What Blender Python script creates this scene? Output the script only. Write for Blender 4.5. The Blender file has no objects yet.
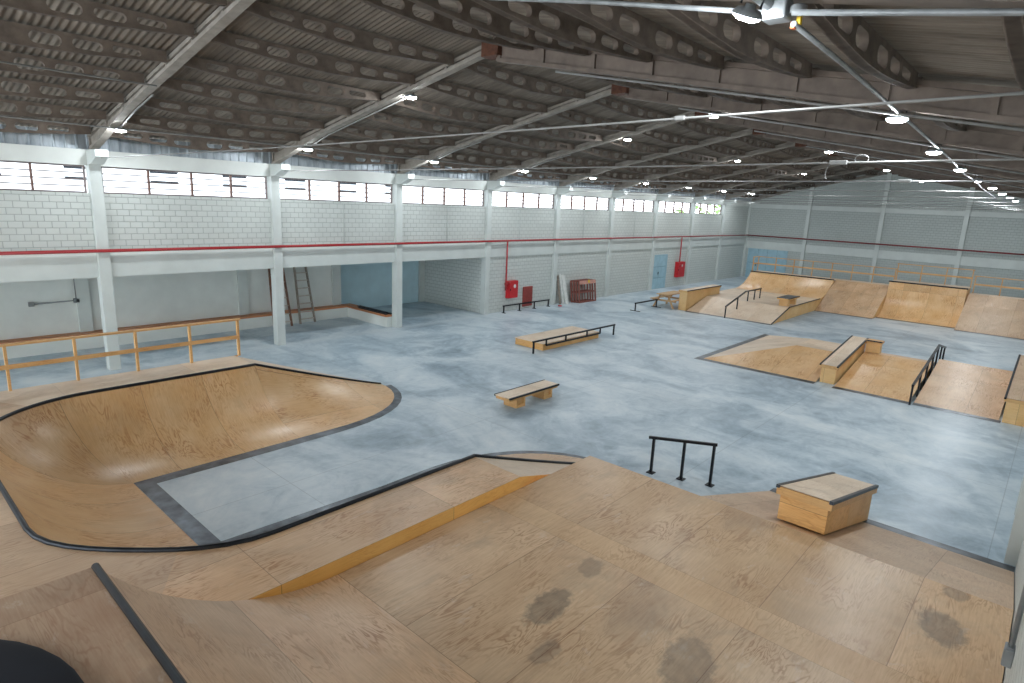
import bpy, bmesh, math, random
from mathutils import Vector, Matrix
random.seed(7)
scn = bpy.context.scene
col = scn.collection
PI = math.pi

# ------------------------------------------------------------------ mesh builder
class MB:
    def __init__(s): s.v=[]; s.f=[]; s.uv=[]; s.sm=[]
    def face(s, idx, uv=None, smooth=False):
        s.f.append(tuple(idx)); s.uv.append(uv); s.sm.append(smooth)
    def poly(s, pts, uv=None, smooth=False):
        b=len(s.v); s.v += [tuple(p) for p in pts]; s.face(range(b,b+len(pts)), uv, smooth); return s
    def box(s, x0,x1,y0,y1,z0,z1):
        b=len(s.v)
        for z in (z0,z1):
            for x,y in ((x0,y0),(x1,y0),(x1,y1),(x0,y1)): s.v.append((x,y,z))
        for q in ((0,3,2,1),(4,5,6,7),(0,1,5,4),(1,2,6,5),(2,3,7,6),(3,0,4,7)): s.face([b+i for i in q])
        return s
    def prism(s, pts, axis, a, b_):
        n=len(pts); b=len(s.v)
        for t in (a,b_):
            for p,q in pts:
                s.v.append((t,p,q) if axis=='x' else (p,t,q) if axis=='y' else (p,q,t))
        s.face(range(b,b+n)); s.face(range(b+2*n-1,b+n-1,-1))
        for i in range(n):
            j=(i+1)%n; s.face((b+i,b+j,b+n+j,b+n+i))
        return s
    def bar(s, p, q, w, h, up=(0,0,1)):
        p=Vector(p); q=Vector(q); d=(q-p).normalized(); up=Vector(up)
        if abs(d.dot(up))>.98: up=Vector((0,1,0))
        r=d.cross(up).normalized()*w/2; u=r.cross(d).normalized()*h/2
        b=len(s.v)
        for c in (p,q):
            for k in (-r-u, r-u, r+u, -r+u): s.v.append(tuple(c+k))
        for f in ((0,3,2,1),(4,5,6,7),(0,1,5,4),(1,2,6,5),(2,3,7,6),(3,0,4,7)): s.face([b+i for i in f])
        return s
    def tube(s, pts, r, n=8, caps=True):
        pts=[Vector(p) for p in pts]; b=len(s.v); prev=None
        for i,p in enumerate(pts):
            d=(pts[min(i+1,len(pts)-1)]-pts[max(i-1,0)]).normalized()
            if prev is None:
                a=Vector((0,0,1)) if abs(d.z)<.9 else Vector((1,0,0)); u=d.cross(a).normalized()
            else:
                u=(prev-d*prev.dot(d)).normalized()
            prev=u; w=d.cross(u)
            for k in range(n):
                t=2*PI*k/n; s.v.append(tuple(p+(u*math.cos(t)+w*math.sin(t))*r))
        for i in range(len(pts)-1):
            for k in range(n):
                j=(k+1)%n; s.face((b+i*n+k,b+i*n+j,b+(i+1)*n+j,b+(i+1)*n+k),None,True)
        if caps:
            s.face([b+k for k in range(n-1,-1,-1)]); s.face([b+(len(pts)-1)*n+k for k in range(n)])
        return s
    def lathe(s, prof, c=(0,0,0), n=24, smooth=True):
        b=len(s.v); m=len(prof)
        for r,z in prof:
            for k in range(n):
                t=2*PI*k/n; s.v.append((c[0]+r*math.cos(t),c[1]+r*math.sin(t),c[2]+z))
        for i in range(m-1):
            for k in range(n):
                j=(k+1)%n; s.face((b+i*n+k,b+i*n+j,b+(i+1)*n+j,b+(i+1)*n+k),None,smooth)
        return s
    def grid(s, rows, uv=None, smooth=True):
        b=len(s.v); n=len(rows[0])
        for r in rows: s.v += [tuple(p) for p in r]
        for i in range(len(rows)-1):
            for k in range(n-1):
                u=None
                if uv: u=[uv[i][k],uv[i][k+1],uv[i+1][k+1],uv[i+1][k]]
                s.face((b+i*n+k,b+i*n+k+1,b+(i+1)*n+k+1,b+(i+1)*n+k),u,smooth)
        return s
    def mesh(s, name, m, off=(0,0,0), recalc=True, swap=False):
        me=bpy.data.meshes.new(name); off=Vector(off)
        me.from_pydata([tuple(Vector(p)-off) for p in s.v],[],s.f)
        if recalc:
            bm=bmesh.new(); bm.from_mesh(me); bmesh.ops.recalc_face_normals(bm,faces=bm.faces[:]); bm.to_mesh(me); bm.free()
        ul=me.uv_layers.new(name='UVMap')
        for p in me.polygons:
            u=s.uv[p.index]; n=p.normal
            if s.sm[p.index]: p.use_smooth=True
            ax=max(range(3),key=lambda i:abs(n[i]))
            orig=s.f[p.index]
            for li in p.loop_indices:
                vi=me.loops[li].vertex_index
                if u is not None: ul.data[li].uv=u[orig.index(vi)]
                else:
                    co=s.v[vi]
                    q=(co[1],co[2]) if ax==0 else (co[0],co[2]) if ax==1 else (co[0],co[1])
                    ul.data[li].uv=(q[1],q[0]) if swap else q
        if m: me.materials.append(m)
        return me
    def build(s, name, m, parent=None, recalc=True, swap=False, bevel=0, org=None):
        off=parent.matrix_world.translation if parent is not None else Vector((0,0,0))
        if parent is not None and parent.parent is not None:
            off=Vector(parent['_w'])
        elif parent is not None: off=Vector(parent['_w'])
        if parent is None and org is not None: off=Vector(org)
        me=s.mesh(name,m,off,recalc,swap)
        o=bpy.data.objects.new(name,me); col.objects.link(o)
        if parent is not None: o.parent=parent; o['_w']=list(off)
        else: o.location=off; o['_w']=list(off)
        if bevel:
            md=o.modifiers.new('edge','BEVEL'); md.width=bevel; md.segments=2; md.limit_method='ANGLE'
        return o

def tag(o, label, cat, group=None):
    o['label']=label; o['category']=cat
    if group: o['group']=group
    return o
def struct(o, label=None):
    o['kind']='structure'
    if label: o['label']=label
    return o
def thing(name, loc, label, cat, group=None):
    o=bpy.data.objects.new(name,None); col.objects.link(o); o.location=loc; o['_w']=list(loc)
    o.empty_display_size=.2
    return tag(o,label,cat,group)
def kids(o): return [c for c in bpy.data.objects if c.parent==o]
def dup(o, loc, label, kidmap, parent=None):
    c=o.copy(); col.objects.link(c); c.location=loc; c['_w']=list(loc)
    if label: c['label']=label
    for ch in kidmap[o]:
        d=ch.copy(); col.objects.link(d); d.parent=c
        for g in kidmap.get(ch,[]):
            e=g.copy(); col.objects.link(e); e.parent=d
    return c

# ------------------------------------------------------------------ materials
def srgb(r,g,b):
    f=lambda c:(c/255/12.92) if c/255<=.04045 else ((c/255+.055)/1.055)**2.4
    return (f(r),f(g),f(b),1)
class NT:
    def __init__(s,name):
        s.m=bpy.data.materials.new(name); s.m.use_nodes=True; s.t=s.m.node_tree; s.n=s.t.nodes
        s.b=s.n['Principled BSDF']
    def add(s,ty,**kw):
        n=s.n.new(ty)
        for k,v in kw.items():
            if k in n.inputs.keys(): n.inputs[k].default_value=v
            else: setattr(n,k,v)
        return n
    def l(s,a,b): s.t.links.new(a,b)
    def math(s,op,a,b=None,clamp=False):
        n=s.n.new('ShaderNodeMath'); n.operation=op; n.use_clamp=clamp
        for i,x in enumerate((a,b)):
            if x is None: continue
            if isinstance(x,(int,float)): n.inputs[i].default_value=x
            else: s.l(x,n.inputs[i])
        return n.outputs[0]
    def ramp(s,f,stops):
        n=s.n.new('ShaderNodeValToRGB'); e=n.color_ramp.elements
        while len(e)<len(stops): e.new(.5)
        for i,(p,c) in enumerate(stops):
            e[i].position=p; e[i].color=c if len(c)==4 else (*c,1)
        s.l(f,n.inputs[0]); return n.outputs[0]
    def mix(s,f,a,b,mode='MIX'):
        n=s.n.new('ShaderNodeMix'); n.data_type='RGBA'; n.blend_type=mode
        for x,i in ((f,0),(a,6),(b,7)):
            if isinstance(x,(int,float)): n.inputs[i].default_value=x
            elif isinstance(x,tuple): n.inputs[i].default_value=x
            else: s.l(x,n.inputs[i])
        return n.outputs[2]
    def noise(s,vec,scale,detail=4,rough=.55,dist=0):
        n=s.add('ShaderNodeTexNoise',Scale=scale,Detail=detail,Roughness=rough,Distortion=dist); s.l(vec,n.inputs['Vector']); return n.outputs['Fac']
    def vmap(s,vec,loc=(0,0,0),scale=(1,1,1),rot=(0,0,0)):
        n=s.add('ShaderNodeMapping',Location=loc,Scale=scale,Rotation=rot); s.l(vec,n.inputs[0]); return n.outputs[0]
    def bump(s,h,strength=.3,dist=.01):
        n=s.add('ShaderNodeBump',Strength=strength,Distance=dist); s.l(h,n.inputs['Height']); s.l(n.outputs[0],s.b.inputs['Normal'])
    def uv(s): return s.add('ShaderNodeTexCoord').outputs['UV']
    def obj(s): return s.add('ShaderNodeTexCoord').outputs['Object']

def plain(name,c,rough=.5,metal=0,var=.12,scale=6):
    t=NT(name); v=t.noise(t.obj(),scale,5)
    d=tuple(x*(1-var*2) for x in c[:3])+(1,); e=tuple(min(1,x*(1+var)) for x in c[:3])+(1,)
    t.l(t.ramp(v,[(.3,d),(.7,e)]),t.b.inputs['Base Color'])
    t.b.inputs['Roughness'].default_value=rough; t.b.inputs['Metallic'].default_value=metal
    return t.m

def ply(name, light, mid, dark, sheet=(2.4,1.2), stain=.25, rough=.42, spots=(), seam=.55, grain=1.0, off=(0,0), fig=.66):
    """plywood in metres of UV: u along the face grain"""
    t=NT(name); uv=t.vmap(t.uv(),loc=(off[0],off[1],0))
    sx=t.add('ShaderNodeSeparateXYZ'); t.l(uv,sx.inputs[0]); U,V=sx.outputs[0],sx.outputs[1]
    iu=t.math('FLOOR',t.math('DIVIDE',U,sheet[0])); iv=t.math('FLOOR',t.math('DIVIDE',V,sheet[1]))
    cid=t.add('ShaderNodeCombineXYZ'); t.l(iu,cid.inputs[0]); t.l(iv,cid.inputs[1])
    wn=t.add('ShaderNodeTexWhiteNoise'); wn.noise_dimensions='3D'; t.l(cid.outputs[0],wn.inputs['Vector'])
    offv=t.add('ShaderNodeVectorMath'); offv.operation='MULTIPLY_ADD'
    t.l(wn.outputs['Color'],offv.inputs[0]); offv.inputs[1].default_value=(37,53,11); t.l(uv,offv.inputs[2])
    sv=t.vmap(offv.outputs[0],scale=(.55,2.6,1))
    n1=t.noise(sv,1.5,4,.55,.5)
    rings=t.math('SINE',t.math('MULTIPLY',n1,90*grain))
    rings=t.math('MULTIPLY_ADD',rings,.5); t.n[-1].inputs[2].default_value=.5
    fine=t.noise(t.vmap(offv.outputs[0],scale=(3,60,1)),1.0,4,.6)
    blot=t.noise(offv.outputs[0],1.3,4,.55)
    base=t.ramp(blot,[(.3,mid),(.68,light)])
    rmask=t.math('MULTIPLY',t.math('POWER',rings,3.0),t.math('MULTIPLY',t.ramp(t.noise(offv.outputs[0],1.6,4),[(.4,(0,0,0)),(.72,(1,1,1))]),fig))
    c=t.mix(rmask,base,dark)
    c=t.mix(t.math('MULTIPLY',t.ramp(fine,[(.35,(1,1,1)),(.6,(0,0,0))]),.22),c,dark)
    tint=t.math('MULTIPLY_ADD',wn.outputs['Value'],.22); t.n[-1].inputs[2].default_value=.86
    tc=t.add('ShaderNodeCombineColor'); t.l(tint,tc.inputs[0]); t.l(tint,tc.inputs[1]); t.l(t.math('MULTIPLY',tint,.985),tc.inputs[2])
    c=t.mix(1.0,c,tc.outputs[0],'MULTIPLY')
    # worn grey scuffing
    st=t.noise(t.vmap(uv,scale=(.8,1.3,1)),.9,5,.62,.6)
    sm=t.math('MULTIPLY',t.ramp(st,[(.5,(0,0,0)),(.78,(1,1,1))]),stain)
    c=t.mix(sm,c,srgb(126,112,98))
    wt=t.noise(t.vmap(uv,loc=(5,9,0),scale=(1.1,2.2,1)),1.7,6,.7,.4)
    c=t.mix(t.math('MULTIPLY',t.ramp(wt,[(.6,(0,0,0)),(.8,(1,1,1))]),stain*.9),c,srgb(232,224,212))
    for (px,py,rx,ry,ang,k) in spots:
        p=t.vmap(uv,loc=(0,0,0)); 
        sub=t.add('ShaderNodeVectorMath'); sub.operation='SUBTRACT'; t.l(p,sub.inputs[0]); sub.inputs[1].default_value=(px,py,0)
        q=t.vmap(sub.outputs[0],rot=(0,0,ang)); q=t.vmap(q,scale=(1/rx,1/ry,0))
        ln=t.add('ShaderNodeVectorMath'); ln.operation='LENGTH'; t.l(q,ln.inputs[0])
        d=t.math('ADD',ln.outputs['Value'],t.math('MULTIPLY',t.math('SUBTRACT',t.noise(uv,8,6,.65),.5),1.1))
        msk=t.ramp(d,[(.4,(.85,.85,.85)),(.72,(1,1,1)),(.85,(.45,.45,.45)),(1.3,(0,0,0))])
        inner=t.math('MULTIPLY_ADD',t.noise(uv,8,4),.5); t.n[-1].inputs[2].default_value=.4
        c=t.mix(t.math('MULTIPLY',t.math('MULTIPLY',msk,inner),k),c,srgb(92,86,80))
    # seams between sheets and screw lines
    fu=t.math('PINGPONG',U,sheet[0]/2); fv=t.math('PINGPONG',V,sheet[1]/2)
    fu=t.math('ABSOLUTE',t.math('SUBTRACT',t.math('FRACT',t.math('DIVIDE',U,sheet[0])),.5)); fv=t.math('ABSOLUTE',t.math('SUBTRACT',t.math('FRACT',t.math('DIVIDE',V,sheet[1])),.5))
    su=t.math('GREATER_THAN',fu,.5-.004/sheet[0]); sv2=t.math('GREATER_THAN',fv,.5-.004/sheet[1])
    se=t.math('MAXIMUM',su,sv2)
    c=t.mix(t.math('MULTIPLY',se,seam),c,srgb(104,62,38))
    t.l(c,t.b.inputs['Base Color'])
    rr=t.math('MULTIPLY_ADD',st,.25); t.n[-1].inputs[2].default_value=rough-.12
    t.l(rr,t.b.inputs['Roughness'])
    t.bump(t.math('SUBTRACT',t.math('MULTIPLY',rings,.15),se),.12,.004)
    return t.m

def block(name, c, c2, bw=.30, bh=.165, strength=.8, dirt=.25, tex='UV'):
    t=NT(name); uv=t.uv()
    b=t.add('ShaderNodeTexBrick',Scale=1.0); b.inputs['Brick Width'].default_value=bw; b.inputs['Row Height'].default_value=bh
    b.inputs['Mortar Size'].default_value=.010; b.inputs['Mortar Smooth'].default_value=.5; b.inputs['Bias'].default_value=0
    b.inputs['Color1'].default_value=c; b.inputs['Color2'].default_value=tuple(x*.955 for x in c[:3])+(1,); b.inputs['Mortar'].default_value=c2
    t.l(uv,b.inputs['Vector'])
    n=t.noise(uv,.7,5,.6); m=t.math('MULTIPLY',t.ramp(n,[(.45,(0,0,0)),(.8,(1,1,1))]),dirt)
    col_=t.mix(m,b.outputs['Color'],tuple(x*.72 for x in c[:3])+(1,))
    n2=t.noise(uv,28,4); col_=t.mix(t.math('MULTIPLY',t.math('GREATER_THAN',n2,.68),.35),col_,tuple(x*.6 for x in c[:3])+(1,))
    t.l(col_,t.b.inputs['Base Color']); t.b.inputs['Roughness'].default_value=.6
    t.bump(t.math('SUBTRACT',t.math('MULTIPLY',n2,.15),b.outputs['Fac']),strength,.012)
    return t.m

WHITE=srgb(212,216,213)
M={}
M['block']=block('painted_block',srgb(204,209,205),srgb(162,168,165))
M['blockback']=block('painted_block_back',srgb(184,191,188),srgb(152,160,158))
M['paint']=plain('white_paint',srgb(203,209,206),.5,0,.04,1.5)
M['paintgrey']=plain('grey_white_paint',srgb(222,226,222),.55,0,.05,1.0)
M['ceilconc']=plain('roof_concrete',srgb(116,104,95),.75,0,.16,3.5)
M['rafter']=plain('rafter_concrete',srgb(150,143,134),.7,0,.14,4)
M['purlin']=plain('purlin_concrete',srgb(112,100,90),.8,0,.18,5)
M['rust']=plain('rusty_steel',srgb(98,62,46),.8,.2,.2,9)
M['black']=plain('black_steel',srgb(34,37,42),.38,.6,.15,12)
M['steel']=plain('dark_steel_sheet',srgb(96,102,109),.34,.7,.4,3)
M['coping']=plain('coping_steel',srgb(44,48,54),.4,.7,.2,8)
M['galv']=plain('galvanised_steel',srgb(140,144,146),.5,.25,.12,6)
M['pipe_w']=plain('pale_conduit',srgb(138,138,136),.5,.1,.1,5)
M['red']=plain('red_paint',srgb(158,36,40),.4,0,.08,5)
M['redbox']=plain('red_cabinet_paint',srgb(196,30,40),.35,0,.06,5)
M['reddoor']=plain('faded_red_paint',srgb(158,72,66),.55,0,.1,9)
M['frame']=plain('rusty_pink_frame',srgb(140,84,74),.7,0,.2,7)
M['pinksheet']=plain('pink_primer',srgb(205,150,136),.7,0,.12,6)
M['yellow']=plain('yellow_tag',srgb(228,190,40),.6)
M['blue']=plain('pale_blue_paint',srgb(158,192,206),.5,0,.06,3)
M['bluewall']=plain('pale_blue_wall',srgb(200,228,238),.55,0,.05,1.5)
M['pine']=ply('pine_timber',srgb(226,184,128),srgb(214,164,104),srgb(176,118,62),(50,50),.06,.5,(),0)
M['pineold']=ply('weathered_pine',srgb(206,174,132),srgb(190,152,108),srgb(146,104,66),(50,50),.15,.6,(),0)
M['benchwood']=ply('brown_bench_timber',srgb(204,138,94),srgb(186,120,80),srgb(140,84,56),(4,50),.1,.5,(),.6)
M['navy']=plain('dark_navy_blur',srgb(30,34,44),.9,0,.15,2)
M['rubber']=plain('black_rubber_sheet',srgb(30,34,40),.45,0,.2,10)
M['alum']=plain('pale_board',srgb(214,216,212),.5,0,.08,4)
M['laddr']=plain('ladder_brown',srgb(120,84,64),.6,0,.2,9)
M['laddg']=plain('ladder_grey_timber',srgb(140,130,118),.7,0,.18,9)
M['rung']=plain('pale_rung',srgb(190,182,172),.7,0,.1,9)
M['mullion']=plain('window_brown',srgb(112,84,74),.7,0,.15,6)
M['louvre']=plain('window_bar',srgb(120,108,106),.6,0,.1,6)
L_,Mi,D_=srgb(226,194,160),srgb(210,172,134),srgb(164,112,72)
M['ply']=ply('ramp_plywood',L_,Mi,D_,(2.4,1.2),.4,.36,fig=.9)
M['plybowl']=ply('bowl_plywood',srgb(232,196,150),srgb(222,176,122),srgb(182,118,62),(2.4,1.2),.2,.33,fig=1.0)
M['plypale']=ply('pale_plywood',srgb(232,212,190),srgb(220,196,170),srgb(186,150,118),(2.4,1.2),.34,.45,(),.3)
M['plydeck']=ply('deck_plywood',srgb(214,186,156),srgb(198,166,136),srgb(158,116,86),(2.4,1.2),.4,.45)
M['plydirty']=ply('scuffed_deck_plywood',srgb(196,168,142),srgb(172,138,112),srgb(142,94,66),(2.4,1.2),.75,.5,(),.3)
M['plybig']=ply('table_plywood',srgb(224,194,160),srgb(206,172,137),srgb(158,112,76),(2.4,1.2),.6,.36,fig=.8,
   spots=[(1.25,2.0,.42,.2,0.1,.9),(2.15,1.9,.24,.15,.4,.55),(.7,2.4,.22,.12,0,.6),(1.5,3.45,.5,.28,.3,.75),(1.0,4.2,.5,.35,.3,.55)])
M['plyband']=ply('band_plywood',srgb(220,188,150),srgb(204,168,130),srgb(160,114,74),(50,50),.3,.42,(),0)
M['plyfront']=ply('front_plywood',srgb(218,186,150),srgb(202,166,128),srgb(154,106,68),(2.4,1.2),.5,.34,fig=.8,
   spots=[(1.05,5.1,.36,.24,.2,.85),(1.9,5.12,.18,.14,0,.7)])
M['orange']=ply('orange_raw_plywood',srgb(255,204,124),srgb(248,188,100),srgb(218,146,66),(2.4,1.2),.05,.5)
M['orange2']=ply('orange_raw_plywood_box',srgb(244,196,132),srgb(234,178,106),srgb(190,124,66),(2.4,1.2),.08,.5)
M['osb']=ply('raw_board',srgb(242,204,148),srgb(232,186,122),srgb(194,138,80),(2.4,1.2),.1,.5,grain=2.2)
# concrete floor
def floor_mat():
    t=NT('polished_concrete'); o=t.obj()
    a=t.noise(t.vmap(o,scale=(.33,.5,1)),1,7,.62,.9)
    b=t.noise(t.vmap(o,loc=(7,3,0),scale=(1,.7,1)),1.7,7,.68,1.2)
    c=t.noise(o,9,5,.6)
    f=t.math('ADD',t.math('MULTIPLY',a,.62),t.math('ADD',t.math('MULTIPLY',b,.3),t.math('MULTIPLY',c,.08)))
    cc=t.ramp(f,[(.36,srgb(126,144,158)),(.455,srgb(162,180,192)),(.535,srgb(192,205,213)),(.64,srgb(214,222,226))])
    s=t.add('ShaderNodeSeparateXYZ'); t.l(o,s.inputs[0])
    jx=t.math('ABSOLUTE',t.math('SUBTRACT',t.math('FRACT',t.math('DIVIDE',t.math('SUBTRACT',s.outputs[0],9.75-2.4),4.8)),.5))
    jy=t.math('ABSOLUTE',t.math('SUBTRACT',t.math('FRACT',t.math('DIVIDE',t.math('SUBTRACT',s.outputs[1],-2.5),5.0)),.5))
    j=t.math('MAXIMUM',t.math('LESS_THAN',jx,.0016),t.math('LESS_THAN',jy,.0016))
    cc=t.mix(t.math('MULTIPLY',j,.35),cc,srgb(96,108,118))
    # pale band where the recess floor meets the hall floor
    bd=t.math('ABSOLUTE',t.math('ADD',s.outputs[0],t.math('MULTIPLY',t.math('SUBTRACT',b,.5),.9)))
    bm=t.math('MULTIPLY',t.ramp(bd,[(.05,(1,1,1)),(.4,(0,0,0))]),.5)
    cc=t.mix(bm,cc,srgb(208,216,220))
    t.l(cc,t.b.inputs['Base Color'])
    r=t.math('MULTIPLY_ADD',b,.3); t.n[-1].inputs[2].default_value=.22
    t.l(r,t.b.inputs['Roughness']); t.bump(c,.04,.01)
    return t.m
M['floor']=floor_mat()
def roof_mat():
    t=NT('old_fibre_cement'); o=t.obj()
    a=t.noise(t.vmap(o,scale=(.5,1.6,1)),1.2,6,.65,.5); b=t.noise(t.vmap(o,scale=(.6,9,1)),1,5,.6)
    f=t.math('ADD',t.math('MULTIPLY',a,.6),t.math('MULTIPLY',b,.4))
    t.l(t.ramp(f,[(.3,srgb(84,76,68)),(.5,srgb(118,109,99)),(.7,srgb(148,139,128))]),t.b.inputs['Base Color'])
    t.b.inputs['Roughness'].default_value=.9
    return t.m
M['roof']=roof_mat()
def clad_mat():
    t=NT('metal_cladding'); o=t.obj(); n=t.noise(t.vmap(o,scale=(1,2,.4)),3,5)
    t.l(t.ramp(n,[(.3,srgb(140,150,158)),(.7,srgb(192,200,206))]),t.b.inputs['Base Color'])
    t.b.inputs['Roughness'].default_value=.45; t.b.inputs['Metallic'].default_value=.4
    return t.m
M['clad']=clad_mat()
def glass_mat():
    t=NT('window_glass'); t.n.remove(t.b)
    tr=t.add('ShaderNodeBsdfTransparent'); tr.inputs[0].default_value=(.97,.98,1,1)
    gl=t.add('ShaderNodeBsdfGlossy'); gl.inputs['Roughness'].default_value=.05
    fr=t.add('ShaderNodeFresnel',IOR=1.3); mx=t.add('ShaderNodeMixShader')
    n=t.noise(t.obj(),2,3); t.l(t.math('MULTIPLY',t.math('MULTIPLY',fr.outputs[0],.5),n),mx.inputs[0]); t.l(tr.outputs[0],mx.inputs[1]); t.l(gl.outputs[0],mx.inputs[2])
    t.l(mx.outputs[0],t.n['Material Output'].inputs[0]); return t.m
M['glass']=glass_mat()
LAMP=340.0
def lamp_mat():
    t=NT('led_lens'); t.b.inputs['Base Color'].default_value=(.9,.95,1,1)
    t.b.inputs['Emission Color'].default_value=(.90,.96,1,1); t.b.inputs['Emission Strength'].default_value=LAMP
    return t.m
M['led']=lamp_mat()

# ------------------------------------------------------------------ hall dimensions
Y0,Y1=-14.0,45.0
XR=19.7
def zl(x): return 8.42-.212*(9.65-x)
def zr(x): return 8.42-.187*(x-9.65)
def ztop(x): return zl(x) if x<9.65 else zr(x)

# ---- floor
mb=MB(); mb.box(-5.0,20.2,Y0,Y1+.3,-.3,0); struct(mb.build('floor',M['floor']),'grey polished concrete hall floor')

# ---- left wall: upper blockwork, belt beam, top beam, lower blockwork
mb=MB(); mb.box(-.38,-.15,Y0,Y1,3.23,4.87); mb.box(-.38,-.15,15.0,Y1,0,2.63); mb.box(-.38,-.15,40.0,Y1,4.87,5.58)
struct(mb.build('wall_left',M['block']),'white painted block wall under the strip windows')
mb=MB(); mb.box(-.42,-.08,Y0,Y1,2.63,3.23); struct(mb.build('trim_1',M['paint']),'smooth white belt beam along the long wall'); 
mb=MB(); mb.box(-.42,-.08,Y0,Y1,5.58,5.98); struct(mb.build('trim_2',M['paintgrey']),'white concrete ring beam above the strip windows')
# corrugated cladding above ring beam
mb=MB(); rows=[[],[]]
y=Y0
while y<Y1:
    for dy,dx in ((0,0),(.16,0),(.18,.035),(.21,.035),(.23,0)):
        rows[0].append((-.2+dx,y+dy,5.96)); rows[1].append((-.2+dx,y+dy,6.42))
    y+=.25
mb.grid(rows,smooth=False); struct(mb.build('trim_3',M['clad'],recalc=False),'ribbed metal cladding strip under the eaves')
# recess
mb=MB(); mb.box(-4.75,-4.5,9.4,15.3,0,3.2); struct(mb.build('wall_recess_blue',M['bluewall']),'pale blue back wall of the recess')
mb=MB(); mb.box(-4.6,-3.48,9.5,9.58,0,3.2); struct(mb.build('wall_recess_return',M['paintgrey']),'short white return wall between the bench and the blue wall')
mb=MB(); mb.box(-3.7,-3.48,Y0,9.5,0,3.2)
struct(mb.build('wall_recess',M['paintgrey']),'plain white back wall of the recess behind the bench')
mb=MB(); mb.box(-4.5,-.15,15.0,15.2,0,3.2); struct(mb.build('wall_recess_side',M['block']),'white block side wall closing the recess')
mb=MB(); mb.box(-4.75,-.1,Y0,15.2,3.2,3.35); struct(mb.build('ceiling_recess',M['paintgrey']),'white ceiling slab over the recess')
for i,(py,px) in enumerate([(-5.2,-3.48),(.2,-3.48),(5.3,-3.48),(9.3,-3.48),(14.85,-4.5)]):
    mb=MB(); mb.box(px,px+.1,py-.18,py+.18,.49 if px>-4 else 0,3.2); struct(mb.build('column',M['paint']),'shallow white pilaster on the recess back wall')
# ---- back wall with gable
mb=MB(); mb.poly([(-.4,Y1,0),(20,Y1,0),(20,Y1,6.7),(9.65,Y1,8.6),(-.4,Y1,6.5)]); mb.poly([(-.4,Y1+.25,0),(-.4,Y1+.25,6.5),(9.65,Y1+.25,8.6),(20,Y1+.25,6.7),(20,Y1+.25,0)])
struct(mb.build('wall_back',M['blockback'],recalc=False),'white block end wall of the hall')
for i,x in enumerate((4.38,9.28,14.1)):
    mb=MB(); mb.box(x-.13,x+.13,Y1-.14,Y1+.02,0,ztop(x)-.1); struct(mb.build('column',M['paint']),'white pilaster on the end wall')
mb=MB(); mb.box(-.1,XR,Y1-.07,Y1+.02,2.32,2.9); struct(mb.build('trim_4',M['paint']),'smooth white belt beam across the end wall')
mb=MB(); mb.box(-.1,XR,Y1-.07,Y1+.02,5.5,5.8); struct(mb.build('trim_5',M['paint']),'white upper beam across the end wall')
# ---- right wall
mb=MB(); mb.box(XR,XR+.25,Y0,Y1,0,6.7); struct(mb.build('wall_right',M['block']),'white block wall at the side of the front ramps')
for y in (6.74,8.9,15,20,25,30,35,40):
    mb=MB(); mb.box(19.55,XR+.02,y-.2,y+.2,0,6.5); struct(mb.build('column',M['paint']),'white pilaster on the wall beside the ramps')

# ---- columns of the left wall with corbels
for k in range(-2,10):
    y=5.0*k
    mb=MB(); mb.box(-.3,0,y-.145,y+.145,0,5.98)
    mb.prism([(-.3,5.62),(.25,5.62),(.7,5.8),(.7,5.98),(-.3,5.98)],'y',y-.15,y+.15)
    struct(mb.build('column',M['paint'],bevel=.012),'white concrete column with corbel carrying a roof rafter')

# ---- windows
ORD=['first','second','third','fourth','fifth','sixth','seventh','eighth','ninth','tenth','eleventh','twelfth']
def window(k,idx):
    ya,yb=5*k+.18,5*k+4.82
    w=bpy.data.objects.new('window_%d'%idx,None); col.objects.link(w); w.location=(-.25,ya,4.87); w['_w']=[-.25,ya,4.87]
    struct(w,'bright strip window of louvre panes between two white columns')
    f=MB(); f.box(-.30,-.22,ya,yb,4.87,4.91); f.box(-.30,-.22,ya,yb,5.54,5.58); f.box(-.30,-.22,ya,ya+.04,4.91,5.54); f.box(-.30,-.22,yb-.04,yb,4.91,5.54)
    f.build('window_frame',M['louvre'],w)
    n=4; wd=(yb-ya)/n
    for i in range(1,n):
        m=MB(); m.box(-.30,-.20,ya+i*wd-.022,ya+i*wd+.022,4.9,5.55); m.build('mullion',M['mullion'],w)
    m=MB()
    for i in range(n):
        for z in (5.05,5.22,5.39):
            m.box(-.285,-.235,ya+i*wd+.03,ya+(i+1)*wd-.03,z-.016,z+.016)
    m.build('louvre_bars',M['louvre'],w)
    for i in range(n):
        g=MB(); g.poly([(-.265,ya+i*wd+.02,4.9),(-.265,ya+(i+1)*wd-.02,4.9),(-.265,ya+(i+1)*wd-.02,5.55),(-.265,ya+i*wd+.02,5.55)]); g.build('pane',M['glass'],w,recalc=False)
for i,k in enumerate(range(-2,8)): window(k,i+1)

# ---- roof sheets
def roof(side):
    mb=MB(); rows=[]; dy=.125/6
    n=int((Y1+.3-(Y0))/dy)
    xs=[-.5,2,4.5,7,9.68] if side=='l' else [9.62,12,14.5,17,20.1]
    for x in xs:
        z0=(zl(x) if side=='l' else zr(x))+.10
        rows.append([(x,Y0+i*dy,z0+.016*math.sin(2*PI*i/6)) for i in range(n)])
    mb.grid(rows)
    return mb.build('ceiling' if side=='l' else 'ceiling_slope',M['roof'],recalc=False)
struct(roof('l'),'corrugated fibre cement roof slope over the long wall')
struct(roof('r'),'corrugated fibre cement roof slope over the front ramps')

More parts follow.
